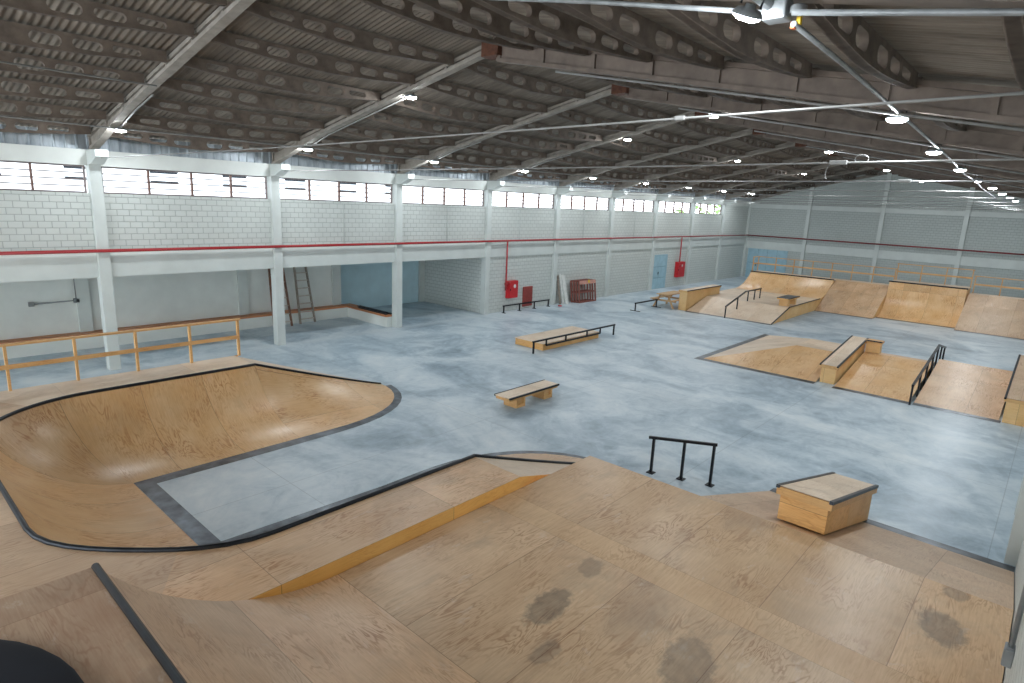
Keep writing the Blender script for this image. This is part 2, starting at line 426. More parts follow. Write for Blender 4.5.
# ---- rafters
def rafter(k):
    y=5.0*k
    def beam(xa,xb,zf,da,db,w,ribs):
        mb=MB(); web=w*.3
        pa=[(xa,zf(xa)),(xb,zf(xb)),(xb,zf(xb)-db),(xa,zf(xa)-da)]
        fl=.075
        mb.prism([(xa,zf(xa)),(xb,zf(xb)),(xb,zf(xb)-fl),(xa,zf(xa)-fl)],'y',y-w/2,y+w/2)
        mb.prism([(xa,zf(xa)-da+fl),(xb,zf(xb)-db+fl),(xb,zf(xb)-db),(xa,zf(xa)-da)],'y',y-w/2,y+w/2)
        mb.prism([(xa,zf(xa)-fl),(xb,zf(xb)-fl),(xb,zf(xb)-db+fl),(xa,zf(xa)-da+fl)],'y',y-web/2,y+web/2)
        for i in range(ribs+1):
            x=xa+(xb-xa)*i/ribs; d=da+(db-da)*i/ribs; x=min(max(x,xa+.05),xb-.05)
            mb.prism([(x-.04,zf(x)-fl*.9),(x+.04,zf(x)-fl*.9),(x+.04,zf(x)-d+fl*.9),(x-.04,zf(x)-d+fl*.9)],'y',y-w/2+.02,y+w/2-.02)
        return mb
    mb=beam(2.95,9.5,zl,.20,.20,.19,5); h=beam(-.05,3.0,zl,.42,.20,.19,2)
    b0=len(mb.v); mb.v+=h.v
    for f in h.f: mb.face([b0+q for q in f])
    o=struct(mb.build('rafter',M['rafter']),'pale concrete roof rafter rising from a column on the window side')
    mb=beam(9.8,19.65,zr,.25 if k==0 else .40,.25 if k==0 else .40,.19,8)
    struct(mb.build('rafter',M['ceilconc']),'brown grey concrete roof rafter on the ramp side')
    mb=MB(); mb.box(9.42,9.9,y-.17,y+.17,8.10,8.42)
    struct(mb.build('ridge_joint',M['rust'],bevel=.01),'rusty steel joint at the ridge of a rafter pair')
for k in range(-2,10): 
    if k!=-1: rafter(k)

# ---- purlins: belly-shaped precast with slots
def purlin_mesh():
    cu=bpy.data.curves.new('purlin','CURVE'); cu.dimensions='2D'; cu.fill_mode='BOTH'; cu.extrude=.045
    Ln=4.72; 
    def sp(pts):
        s=cu.splines.new('POLY'); s.points.add(len(pts)-1); s.use_cyclic_u=True
        for p,(a,b) in zip(s.points,pts): p.co=(a,b,0,1)
    bot=lambda a: -.19-.15*max(0,1-abs((a-Ln/2)/(Ln/2))**1.6)
    out=[(0,0),(Ln,0)]+[(Ln*(1-i/24),bot(Ln*(1-i/24))) for i in range(25)]
    sp(out)
    c=Ln/2
    for i in (-3,-2,-1,1,2,3):
        a=c+i*.62 + (-.18 if i>0 else .18); h=(-bot(a)-.14)/2; zc=-.07-h; w=.235
        pts=[]
        for q in range(9): t=-PI/2+PI*q/8; pts.append((a+w-h+h*math.cos(t),zc+h*math.sin(t)))
        for q in range(9): t=PI/2+PI*q/8; pts.append((a-w+h+h*math.cos(t),zc+h*math.sin(t)))
        sp(pts[::-1])
    ob=bpy.data.objects.new('tmp',cu); col.objects.link(ob)
    dg=bpy.context.evaluated_depsgraph_get(); me=bpy.data.meshes.new_from_object(ob.evaluated_get(dg))
    bpy.data.objects.remove(ob)
    # curve plane (x,y) -> world (y,z)
    me.transform(Matrix(((0,0,1,0),(1,0,0,0),(0,1,0,0),(0,0,0,1))))
    # bottom flange
    bm=bmesh.new(); bm.from_mesh(me)
    for i in range(24):
        a0,a1=Ln*i/24,Ln*(i+1)/24
        vs=[bm.verts.new(p) for p in [(-.06,a0,bot(a0)),(.06,a0,bot(a0)),(.06,a1,bot(a1)),(-.06,a1,bot(a1)),(-.06,a0,bot(a0)+.03),(.06,a0,bot(a0)+.03),(.06,a1,bot(a1)+.03),(-.06,a1,bot(a1)+.03)]]
        for f in ((0,3,2,1),(4,5,6,7),(1,2,6,5),(3,0,4,7)): bm.faces.new([vs[j] for j in f])
    bm.to_mesh(me); bm.free()
    me.materials.clear(); me.materials.append(M['purlin']); me.name='purlin'
    return me
pm=purlin_mesh()
OFF=[1.15,2.5,3.85,5.15,6.5,7.85,9.2]
for k in range(-2,9):
    for s in (-1,1):
        for i,d in enumerate(OFF):
            x=9.65+s*d
            o=bpy.data.objects.new('purlin',pm); col.objects.link(o); o.location=(x,5*k+.14,ztop(x)+.06)
            struct(o,'slotted belly-shaped concrete purlin under the corrugated roof')

# ---- tie rods with sleeve boxes and hanger loops
for k in range(0,9):
    y=5.0*k; lab='thin pale horizontal tie rod across the hall, %s from the front'%ORD[k]
    t=thing('tie_rod',(.6,y,5.76),lab,'tie rod','tie rods across the hall')
    mb=MB(); mb.tube([(.55+(19.55-.55)*i/16, y, 5.77+.16*i/16-.03*math.sin(PI*i/16)) for i in range(17)],.011 if k==0 else .015,6); mb.build('rod',M['pipe_w'],t)
    xb=16.75-.045*k
    mb=MB(); mb.box(xb-.12,xb+.12,y-.03,y+.03,5.865,5.925) if k else mb.box(xb-.05,xb+.05,y-.02,y+.02,5.875,5.915); mb.build('turnbuckle',M['pipe_w'],t,bevel=.01)
    if k==1:
        mb=MB(); mb.tube([(xb-.1,y,5.9),(xb-.15,y,5.8),(xb-.17,y+.05,5.68),(xb-.14,y+.05,5.67)],.008,6); mb.build('loose_wire',M['pipe_w'],t)
    if k==1:
        mb=MB(); mb.tube([(xb+.3+.09*math.cos(a*PI/6),y,5.94+.06*math.sin(a*PI/6)) for a in range(13)],.006,6); mb.build('wire_coil',M['pipe_w'],t)
# ---- LED high-bay lamps
def make_lamp(loc,label):
    t=thing('ceiling_lamp',loc,label,'lamp','round white high-bay lamps under the rafters')
    x,y,z=loc; L=lambda p:[(r,zz) for r,zz in p]
    mb=MB(); mb.lathe([(0.001,.08),(.045,.08),(.052,.05),(.11,.035),(.137,.0),(.137,-.015),(.125,-.015)],(x,y,z)); mb.build('housing',M['galv'],t)
    mb=MB(); mb.lathe([(.132,-.010),(.12,-.035),(.08,-.055),(.001,-.06)],(x,y,z)); mb.build('led_lens',M['led'],t)
    mb=MB(); mb.tube([(x-.1,y,z+.06),(x-.1,y,z+.14),(x+.1,y,z+.14),(x+.1,y,z+.06)],.012,6); mb.build('bracket',M['black'],t)
    return t
lamps=[]
for k in range(0,9): lamps.append(((1.85,5*k+.12,6.42),'round white lamp in the row near the windows, on the %s rafter'%ORD[k]))
for k in (1,3,5,7): lamps.append(((6.76,5*k+.10,7.54),'round white lamp halfway up the window-side roof slope, on the %s rafter'%ORD[k]))
for k in (2,4,6,8): lamps.append(((12.8 if k==0 else 12.46-.05*k,5*k,zr(12.46)-.48),'round white lamp near the ridge on the ramp-side slope, on the %s rafter'%ORD[k]))
for k in range(1,9): lamps.append((([0,17.36,17.08,16.95,16.86,16.84,16.79,16.75,16.7][k],5*k,[0,6.48,6.47,6.46,6.45,6.44,6.42,6.41,6.4][k]),'round white lamp in the row over the ramp side, on the %s rafter'%ORD[k]))
first=make_lamp(*lamps[0]); km={first:kids(first)}
for loc,lab in lamps[1:]: dup(first,loc,lab,km)
# tilted lamp by junction box
t=make_lamp((17.42,-.42,6.52),'tilted black flood lamp hanging beside the grey junction box')
t.rotation_euler=(math.radians(12),math.radians(24),0); t.scale=(.8,.8,.8); t['group']='flood lamp'
# ---- junction box and conduits
t=thing('junction_box',(17.5,-.1,6.62),'grey junction box on the roof where several conduits meet','junction box')
mb=MB(); mb.box(17.40,17.58,-.14,.03,6.54,6.68); mb.build('box_body',M['galv'],t,bevel=.015)
mb=MB(); mb.lathe([(.06,0),(.06,.05),(.045,.06)],(17.64,-.05,6.57)); mb.build('conduit_fitting',M['galv'],t)
mb=MB(); mb.box(17.565,17.595,.04,.09,6.50,6.55); mb.build('orange_tag',plain('orange_tag',srgb(226,110,40)),t)
mb=MB(); mb.box(17.60,17.63,.05,.09,6.53,6.60); mb.build('yellow_tag',M['yellow'],t)
def conduit(pts,r,label,mat='galv',cat='conduit'):
    m=MB(); m.tube(pts,r,8); o=m.build('conduit',M[mat],org=pts[0]); tag(o,label,cat); return o
pts=[(17.59,.03,6.53),(17.54,1.62,6.53),(17.4,4.92,6.52),(17.19,9.51,6.52),(16.96,13.8,6.52),(16.75,17.21,6.50),(16.63,21.39,6.50),(16.3,28,6.48),(15.95,38,6.46)]
conduit(pts,.022,'long straight grey conduit running down the hall under the ramp-side rafters')
conduit([(17.62,-.1,6.57),(18.96,-.14,6.36),(19.6,-.14,6.26)],.022,'grey conduit from the junction box towards the ramp-side wall')
conduit([(17.40,-.12,6.60),(15.94,-.14,6.90),(13.4,-.16,7.38)],.02,'grey conduit climbing from the junction box under the first rafter')
conduit([(17.45,-.13,6.64),(17.3,-1.2,6.78),(16.95,-3.2,6.95)],.04,'thick grey conduit leaving the junction box towards the camera')
for k in range(1,6):
    conduit([(19.5,5*k-.2,zr(19.5)-.47),(15,5*k-.2,zr(15)-.47),(11.5,5*k-.2,zr(11.5)-.47)],.02,'pale conduit under the ramp-side half of the %s rafter'%ORD[k],'pipe_w')
for k in range(0,4):
    conduit([(1.9,5*k+.12,6.47),(3.0,5*k+.12,zl(3.0)-.225),(4.2 if k!=1 else 6.7,5*k+.12,zl(4.2 if k!=1 else 6.7)-.225)],.02,'pale conduit under the window-side half of the %s rafter'%ORD[k],'pipe_w')
conduit([(1.9,-12+i*2.0,6.44+.012*(i%2)) for i in range(27)],.018,'thin pale conduit running along the row of lamps near the windows','pipe_w')
conduit([(4.95,-10,7.12),(4.95,-5,7.14),(4.95,-.05,7.13)],.018,'thin pale conduit under the roof before the first rafter','pipe_w')
# ---- red fire main
t=thing('fire_pipe',(.08,15,3.35),'long red fire pipe along the long wall and across the end wall','pipe')
mb=MB(); mb.tube([(.07,Y0,3.36),(.07,20,3.36),(.07,Y1-.25,3.34)],.045,10); mb.build('wall_pipe',M['red'],t)
mb=MB(); mb.tube([(.05,Y1-.25,3.34),(10,Y1-.24,3.33),(XR-.12,Y1-.24,3.3)],.05,10); mb.build('end_wall_pipe',plain('dull_red',srgb(132,44,46),.5),t)
for y in (16.2,33.5):
    mb=MB(); mb.tube([(.05,y,3.34),(.05,y,1.25),(.05,y,1.05)],.04,10); mb.lathe([(.06,-.05),(.07,0),(.06,.05)],(.05,y,1.35)); mb.tube([(.05,y,1.3),(.12,y+.08,1.42),(.1,y+.25,1.4)],.025,8); mb.build('riser_pipe',M['red'],t)
def hose_cabinet(y0,y1,z0,z1,label):
    t=thing('fire_hose_cabinet',(-.15,(y0+y1)/2,z0),label,'fire hose cabinet','red fire hose cabinets')
    mb=MB(); mb.box(-.148,.08,y0,y1,z0,z1); mb.build('cabinet_body',M['redbox'],t,bevel=.01)
    d=MB(); d.box(.08,.1,y0+.03,y1-.03,z0+.03,z1-.03); dd=d.build('door',M['redbox'],t,bevel=.006)
    yc=(y0+y1)/2+.06; zc=z1-.25
    mb=MB(); mb.v=[(.104,yc+.09*math.cos(a*PI/10),zc+.09*math.sin(a*PI/10)) for a in range(20)]; mb.face(range(20)); mb.build('round_sight_glass',M['alum'],dd,recalc=False)
    mb=MB(); mb.box(.1,.125,y0+.05,y0+.08,(z0+z1)/2-.05,(z0+z1)/2+.05); mb.build('handle',M['black'],dd)
hose_cabinet(16.4,17.05,.64,1.46,'red fire hose cabinet on the white wall beside the recess opening')
hose_cabinet(33.3,34.3,.62,1.65,'red fire hose cabinet on the white wall beside the pale blue door')
# small red hatch door
t=thing('hatch_door',(-.15,17.9,.1),'small faded red louvred hatch door low on the white wall','hatch')
mb=MB(); mb.box(-.15,-.08,17.66,18.34,.1,1.08); mb.build('frame',M['reddoor'],t,bevel=.006)
mb=MB()
for i in range(14): mb.box(-.08,-.055,17.72,18.28,.15+i*.064,.18+i*.064)
mb.build('louvre_slats',M['reddoor'],t)
# blue door on left wall
def panel_door(name,idx,x0,y0,y1,z1,label,cols,rows,axis):
    d=bpy.data.objects.new('door_%d'%idx,None); col.objects.link(d); d.location=(x0,y0,0); d['_w']=[x0,y0,0]; struct(d,label)
    n=0
    wd=(y1-y0)/cols; hd=z1/rows
    f=MB()
    def bx(m,a0,a1,b0,b1,t0,t1):
        if axis=='y': m.box(x0+t0,x0+t1,a0,a1,b0,b1)
        else: m.box(a0,a1,x0-t1,x0-t0,b0,b1)
    bx(f,y0-.06,y1+.06,z1,z1+.06,0,.05); bx(f,y0-.06,y0,0,z1,0,.05); bx(f,y1,y1+.06,0,z1,0,.05); f.build('door_frame',M['blue'],d)
    for i in range(cols):
        m=MB()
        for j in range(rows): bx(m,y0+i*wd+.012,y0+(i+1)*wd-.012,j*hd+.015,(j+1)*hd-.012,0,.035)
        m.build('door_leaf',M['blue'],d)
    m=MB(); bx(m,y0,y1,0,z1,-.01,.012); m.build('door_backing',plain('blue_shadow',srgb(104,132,146)),d)
    m=MB(); bx(m,y0+wd-.1,y0+wd-.06,.95,1.1,.035,.07); m.build('door_handle',M['black'],d)
panel_door('door',1,-.15,30.1,32.0,2.15,'pale blue double door in the long white wall',2,3,'y')
panel_door('door',2,Y1-.0,.25,3.2,2.4,'wide pale blue gate in the end wall beside the corner',4,2,'x')
# thin wall conduits
for y in (7.6,12.6,17.2,22.4,27.6):
    m=MB(); m.tube([(-.13,y,3.3),(-.13,y,4.85)],.014,6); tag(m.build('wall_conduit',M['paint'],org=(-.13,y,3.3)),'thin vertical white conduit on the block wall under a strip window','conduit','vertical conduits under the windows')
# ------------------------------------------------------------------ recess things
t=thing('bench',(-3.25,8,0),'long L-shaped built-in bench with brown timber top on white base','bench')
mb=MB(); mb.box(-3.47,-3.07,Y0,9.98,0,.42); mb.build('base',M['paintgrey'],t)
mb=MB(); mb.box(-3.07,-.32,9.62,9.98,0,.42); mb.build('base',M['paintgrey'],t)
mb=MB(); 
for i in range(3): mb.box(-3.47+i*.145,-3.335+i*.145,Y0,10.0,.42,.50)
mb.build('bench_top',M['benchwood'],t,swap=True)
mb=MB()
for i in range(3): mb.box(-3.03,-.31,9.58+i*.145,9.715+i*.145,.42,.50)
mb.build('bench_top',M['benchwood'],t)
for i,(x0,x1,y0,z0,lab) in enumerate([(-2.3,-.4,9.62,.50,'black flat rubber strip lying lowest on the bench end'),(-2.45,-.55,9.68,.54,'black flat rubber strip stacked on top on the bench end'),(-1.9,-.35,9.80,.50,'black flat rubber strip at the back of the bench end')]):
    mb=MB(); mb.box(x0,x1,y0,y0+.13 if i==0 else y0+.16,z0,z0+.04); tag(mb.build('rubber_strip',M['rubber'],org=((x0+x1)/2,y0,z0),bevel=.01),lab,'rubber strip','black strips on the bench')
def ladder(label,foot0,foot1,lean,h,mr,nr,sleg=None):
    f0,f1=Vector(foot0),Vector(foot1); t=thing('ladder',(f0+f1)/2,label,'ladder')
    tops=[f0+Vector(lean)+(f1-f0)*.12, f1+Vector(lean)-(f1-f0)*.12]
    for a,b in ((f0,tops[0]),(f1,tops[1])):
        mb=MB(); mb.bar(a,b,.06,.08,(1,0,0)); mb.build('side_rail',mr,t)
    for i in range(nr):
        s=(i+.6)/nr; mb=MB(); mb.bar(f0.lerp(tops[0],s),f1.lerp(tops[1],s),.07,.035); mb.build('rung',M['rung'],t)
    if sleg:
        for a,b in ((f0,tops[0]),(f1,tops[1])):
            mb=MB(); mb.bar(a+Vector(sleg),b,.045,.06,(1,0,0)); mb.build('rear_leg',M['laddg'],t)
ladder('tall brown timber ladder leaning in the recess behind the second column',(-2.70,6.12,0),(-2.68,6.83,0),(-.76,.16,2.4),2.7,M['laddr'],8)
ladder('weathered grey timber ladder leaning on the recess wall beside the brown ladder',(-2.83,7.28,0),(-2.88,7.95,0),(-.58,.03,2.4),2.8,M['laddg'],8)
t=thing('wall_pipe',(-3.46,-.6,1.1),'grey metal pipe fixed low on the recess back wall','pipe')
mb=MB(); mb.tube([(-3.42,-.75,3.15) if False else (-3.42,.02,3.15),(-3.42,.02,1.52),(-3.42,-1.12,1.5)],.028,8); mb.build('pipe_run',M['galv'],t)
mb=MB(); mb.box(-3.47,-3.38,-1.2,-1.06,1.43,1.57); mb.box(-3.47,-3.38,-.06,.1,1.45,1.59); mb.build('pipe_bracket',M['galv'],t,bevel=.01)

# leaning boards and frames
for i,(y,h,dx,lab) in enumerate([(20.36,1.5,.16,'narrow grey board leaning on the wall beside the fifth column'),(20.55,1.56,.22,'pale board leaning on the wall between two other boards'),(20.78,1.5,.3,'wide white board leaning on the wall nearest the stacked red frames')]):
    mb=MB(); mb.bar((dx,y,0.0),(-.09,y-.04,h),.14 if i<2 else .24,.03,(1,0,0)); tag(mb.build('leaning_board',M['alum'] if i else M['laddg'],org=(dx,y,0)),lab,'board','boards leaning on the long wall')
FR=[(.10,21.45,'rusty red steel frame leaning closest to the wall in the stack'),(.24,21.5,'rusty red steel frame second from the wall in the stack'),(.36,21.55,'rusty red steel frame third from the wall in the stack'),(.5,21.6,'front rusty red steel frame with pink top sheet and yellow tag')]
for i,(x,y,lab) in enumerate(FR):
    t=thing('steel_frame',(x,y,0),lab,'steel frame','rusty frames stacked against the wall')
    mb=MB(); lean=-.12
    P=lambda yy,zz:(x+lean*zz,y+yy,zz)
    for a,b in (((0,0),(0,1.15)),((1.5,0),(1.5,1.15)),((0,1.13),(1.5,1.13)),((0,.03),(1.5,.03)),((0,.55),(1.5,.55))): mb.bar(P(*a),P(*b),.07,.07)
    mb.build('outer_frame',M['frame'],t)
    for j in range(1,6):
        mb=MB(); mb.bar(P(j*.25,.03),P(j*.25,1.13),.025,.025); mb.build('upright_bar',M['frame'],t)
    if i==3:
        mb=MB(); mb.poly([(x+lean*.98+.05,y,.98),(x+lean*.98+.05,y+1.5,.98),(x+lean*1.15+.05,y+1.5,1.17),(x+lean*1.15+.05,y,1.17)]); mb.build('top_sheet',M['pinksheet'],t,recalc=False)
        mb=MB(); mb.poly([(x-.05,y+.75,1.04),(x-.05,y+.92,1.04),(x-.07,y+.9,1.2),(x-.07,y+.77,1.2)]); mb.build('yellow_tag',M['yellow'],t,recalc=False)
mb=MB(); mb.lathe([(.001,.05),(.09,.045),(.11,.02),(.1,0)],(.5,19.9,0),12); tag(mb.build('red_cloth',M['redbox'],org=(.5,19.9,0)),'small crumpled red cloth on the floor at the foot of a column','cloth')

# ------------------------------------------------------------------ grind rails on the flat floor
def tube_bar(a,b,w=.05): 
    m=MB(); m.bar(a,b,w,w); return m
def flat_rail(label,x,ys,z,feet,group='low black flat rails'):
    t=thing('flat_rail',(x,(ys[0]+ys[-1])/2,0),label,'grind rail',group)
    tube_bar((x,ys[0]-.06,z),(x,ys[-1]+.06,z),.06).build('top_bar',M['black'],t)
    for y in ys:
        tube_bar((x,y,0),(x,y,z),.05).build('post',M['black'],t)
        m=MB(); m.box(x-feet,x+feet,y-.04,y+.04,0,.025); m.build('foot_plate',M['black'],t)
flat_rail('long low black grind rail beside the red hatch door',.20,[15.96,17.08,18.19,19.3],.34,.1)
flat_rail('low black grind rail with T feet beside the picnic table',3.65,[22.05,24.2],.40,.28)
flat_rail('short low black grind rail half hidden behind the picnic table',4.35,[27.3,28.9],.72,.1)
# ledge bench
t=thing('ledge_bench',(9.49,6.85,0),'low plywood skate ledge bench on two timber blocks, black steel edges','skate bench')
mb=MB(); mb.box(9.23,9.75,5.87,7.88,.315,.335); mb.build('top',M['plypale'],t,swap=True)
mb=MB(); mb.box(9.26,9.72,5.89,7.86,.235,.315); mb.build('apron',M['pine'],t,bevel=.005,swap=True)
for x in (9.215,9.725):
    mb=MB(); mb.box(x,x+.035,5.87,7.88,.297,.342); mb.build('steel_edge',M['black'],t)
for y in (6.18,7.3):
    mb=MB(); mb.box(9.27,9.71,y,y+.35,0,.075); mb.box(9.27,9.71,y,y+.07,.075,.235); mb.box(9.27,9.71,y+.28,y+.35,.075,.235); mb.box(9.31,9.37,y+.07,y+.28,.075,.235); mb.box(9.61,9.67,y+.07,y+.28,.075,.235)
    mb.build('support_block',M['pine'],t,bevel=.006)
# manual pad
t=thing('manual_pad',(5.5,13.3,0),'low wide plywood manual pad on the open concrete floor','manual pad')
mb=MB(); mb.box(4.83,6.15,11.6,15.1,0,.235); mb.build('side_box',M['orange2'],t,bevel=.004)
mb=MB(); mb.box(4.81,6.17,11.58,15.12,.235,.255); mb.build('top',M['plypale'],t,swap=True)
t=thing('pad_rail',(6.21,13.5,0),'black square grind rail fixed along the edge of the manual pad','grind rail')
tube_bar((6.21,10.95,.42),(6.21,16.15,.42),.055).build('top_bar',M['black'],t)
tube_bar((6.21,11.7,.20),(6.21,15.1,.20),.05).build('lower_bar',M['black'],t)
for y in (11.0,16.09): tube_bar((6.21,y,0),(6.21,y,.42)).build('post',M['black'],t)
for y in (11.7,12.85,14.2,15.1): tube_bar((6.21,y,.2),(6.21,y,.42),.045).build('short_post',M['black'],t)
# near rail behind the big ramp
t=thing('square_rail',(14.6,5.5,0),'short waist-high black rail with three legs standing behind the big plywood ramp','grind rail')
A=Vector((14.05,5.34,0)); B_=Vector((15.13,5.68,0)); d=(B_-A).normalized()
tube_bar(A-d*.1+Vector((0,0,.73)),B_+d*.05+Vector((0,0,.835)),.05).build('top_bar',M['black'],t)
for s in (0,.52,1):
    p=A.lerp(B_,s); tube_bar(p,p+Vector((0,0,.74+.09*s)),.045).build('leg',M['black'],t)
    m=MB(); m.box(p.x-.07,p.x+.07,p.y-.07,p.y+.07,0,.015); m.build('foot_plate',M['black'],t)

# ------------------------------------------------------------------ bowl ramp (front left)
Hd=1.2; run=1.97; Rr=(run*run+Hd*Hd)/(2*Hd)
prof=[run*i/16 for i in range(17)]
zq=lambda d: Rr-math.sqrt(max(0,Rr*Rr-d*d))
XL,XRb,YB=7.92,11.1,-1.98
stations=[]  # (foot, dir, s)
s=0; ys=[1.23,.4,-.4,-1.2,YB]
for i,y in enumerate(ys):
    stations.append(((XL,y),(-1,0),abs(1.23-y)))
s=1.23-YB
for i in range(1,13):
    a=PI+PI/2*i/12; stations.append(((XL,YB),(math.cos(a),math.sin(a)),s+1.6*i/12*1.3))
s+=2.08
for x in (8.7,9.5,10.3,XRb): stations.append(((x,YB),(0,-1),s+(x-XL)))
s+=XRb-XL
for i in range(1,13):
    a=1.5*PI+PI/2*i/12; c_=1-.085*math.sin(PI*i/12)**2; stations.append(((XRb,YB),(math.cos(a)*c_,math.sin(a)*c_),s+2.08*i/12))
s+=2.08
for y in (-1.2,-.4,.4,1.33): stations.append(((XRb,y),(1,0),s+(y-YB)))
bowl=thing('bowl_ramp',(9.5,-1,0),'U-shaped plywood bowl of quarter pipes with black coping around bare floor','skate ramp')
rows=[];uvs=[]
arc=lambda d: Rr*math.asin(min(1,d/Rr))
for (fx,fy),(dx,dy),ss in stations:
    rows.append([(fx+dx*d,fy+dy*d,zq(d)+.004) for d in prof]); uvs.append([(arc(d),ss) for d in prof])
mb=MB(); mb.grid(rows,uvs); mb.build('riding_surface',M['plybowl'],bowl,recalc=False)
# wings: taper to the floor
def wing(mir):
    X=(lambda x:x) if not mir else (lambda x:19.01-x)
    yy=[1.23,1.6,2.0,2.4,2.8,3.2,3.6,3.9,4.15,4.4,4.6,4.75,4.85]
    def footx(y):
        if y<2: return 7.92
        q=(y-2)/(4.87-2); return 5.75+(7.92-5.75)*math.sqrt(max(0,1-q**2.3))
    rows=[];uv=[];cop=[];ft=[]
    for y in yy:
        f=(y-1.23)/(4.85-1.23); h=Hd*(1-f)**1.06; xc=5.95-.15*f; xf=footx(y); D=max(xf-xc,.02)
        row=[];u=[]
        for i in range(17):
            q=i/16; row.append((X(xf-D*q),y+(.10 if mir else 0),.004+h*((1-f)*zq(run*q)/Hd+f*q**1.5))); u.append((y*1.0+30, (xf-D*q)))
        rows.append(row); uv.append(u); cop.append((X(xc),y+(.10 if mir else 0),h+.012)); ft.append((X(xf),y))
    m=MB(); m.grid(rows,uv); m.build('tapered_wing',M['plybowl'] if not mir else M['ply'],bowl,recalc=False)
    # outer strip
    ro=[[],[]];uo=[[],[]]
    for y,c in zip(yy,cop):
        f=(y-1.23)/(4.85-1.23); xo=X((4.96 if mir else 4.85)+.75*f); ro[0].append((c[0],c[1],c[2]-.012)); ro[1].append((xo,c[1],max(.006,c[2]-.012)))
        uo[0].append((y,0)); uo[1].append((y,1.1))
    m=MB(); m.grid(ro,uo,smooth=False); m.build('deck_slope',M['plypale'],bowl,recalc=False)
    m=MB(); m.grid([ro[1],[(p[0],p[1],0) for p in ro[1]]],smooth=False); m.build('side_panel',M['orange'],bowl,recalc=False)
    m=MB(); m.tube(cop,.03,8); m.build('wing_coping',M['coping'],bowl)
    return ft
ft=wing(False); ft2=wing(True)
# foot steel plates
def strip(path,w,name,inner,z=.006,w0=None,w1=None):
    a=[];b=[]
    for i,p in enumerate(path):
        q=path[min(i+1,len(path)-1)]; o=path[max(i-1,0)]; d=Vector((q[0]-o[0],q[1]-o[1])).normalized(); n=Vector((-d.y,d.x))*inner; f_=i/(len(path)-1)
        if w0 is not None: w=w0+(w1-w0)*f_
        a.append((p[0],p[1],z)); b.append((p[0]+n.x*w,p[1]+n.y*w,z-.003))
    m=MB(); m.grid([a,b],smooth=False); return m
m=strip([(XL,1.3),(XL,YB)],.28,'s',1); m.build('steel_plate',M['steel'],bowl,recalc=False)
m=MB(); m.poly([(XL,YB,.007),(XRb,YB,.007),(XRb,YB+.28,.004),(XL+.28,YB+.28,.004)]); m.build('steel_plate',M['steel'],bowl,recalc=False)
m=MB(); m.poly([(XRb,YB,.006),(XRb,1.3,.006),(XRb-.14,1.3,.003),(XRb-.28,YB+.28,.003)]); m.build('steel_plate',M['steel'],bowl,recalc=False)
m=strip(ft,.30,'s',-1,.006,.28,.17); m.build('curved_steel_plate',M['steel'],bowl,recalc=False)
m=strip(ft2,.30,'s',1,.006,.14,.2); m.build('curved_steel_plate',M['steel'],bowl,recalc=False)
cop=[(fx+dx*run,fy+dy*run,Hd+.012) for (fx,fy),(dx,dy),ss in stations]
m=MB(); m.tube(cop,.032,8); m.build('coping',M['coping'],bowl)
# decks
XO0,XO1,YO=4.85,14.05,-9.5
def outer(p,d):
    ts=[]
    if d[0]<-1e-6: ts.append((XO0-p[0])/d[0])
    if d[0]>1e-6: ts.append((XO1-p[0])/d[0])
    if d[1]<-1e-6: ts.append((YO-p[1])/d[1])
    tt=min(ts); return (p[0]+d[0]*tt,p[1]+d[1]*tt)
ri=[];ro=[];ui=[];uo=[]
for (fx,fy),dd,ss in stations:
    c=(fx+dd[0]*run,fy+dd[1]*run); o=outer(c,dd)
    ri.append((c[0],c[1],Hd)); ro.append((o[0],o[1],Hd)); ui.append((c[1],c[0])); uo.append((o[1],o[0]))
def decks(sel,name,mat):
    m=MB(); m.grid([[ri[i] for i in sel],[ro[i] for i in sel]],[[ui[i] for i in sel],[uo[i] for i in sel]],smooth=False); return m.build(name,mat,bowl,recalc=False)
n=len(stations); iL=[i for i,st in enumerate(stations) if st[0][0]==XL and st[0][1]>=YB and st[1]==(-1,0)]
k0=len(iL)-1; kb0=k0+12; kb1=kb0+4; kr0=kb1+12
decks(list(range(0,k0+5)),'side_deck',M['plypale']); decks(list(range(k0+4,kr0-3)),'back_deck',M['plydeck']); decks(list(range(kr0-4,n)),'divider_deck',M['ply'])
m=MB(); m.poly([(XO1,1.33,Hd),(XO1,-9.5,Hd),(XO1,-9.5,0),(XO1,1.33,0)]); m.build('side_panel',M['orange'],bowl,recalc=False)
m=MB(); m.poly([(XO0,1.34,Hd),(XO0,-9.5,Hd),(XO0,-9.5,0),(XO0,1.34,0)]); m.build('side_panel',M['orange'],bowl,recalc=False)
# railing on the left deck
def railing(label,pts,z0,h,ps,group,mat='pine',post_w=.075,ret=None):
    """pts: two ends along a line; ps: post fractions"""
    a,b=Vector(pts[0]),Vector(pts[1]); t=thing('railing',(a.x,a.y,z0),label,'railing',group)
    d=(b-a).normalized(); nrm=Vector((d.y,-d.x,0))
    for f in ps:
        p=a.lerp(b,f); m=MB(); m.bar((p.x,p.y,z0),(p.x,p.y,z0+h-.04),post_w,.045,(d.x,d.y,0)); m.build('post',M[mat],t)
    m=MB(); m.bar(a+Vector((0,0,z0+h-.02))-d*.06,b+Vector((0,0,z0+h-.02))+d*.06,.10,.04); m.build('top_rail',M[mat],t)
    m=MB(); q=nrm*.05; m.bar(a+q+Vector((0,0,z0+h*.52)),b+q+Vector((0,0,z0+h*.52)),.035,.085); m.build('middle_rail',M[mat],t)
    return t
n_=8
railing('long pine timber railing on the outer deck of the front bowl',[(4.9,1.34-1.1*n_,0),(4.9,1.34,0)],Hd,.91,[i/n_ for i in range(n_+1)],None)

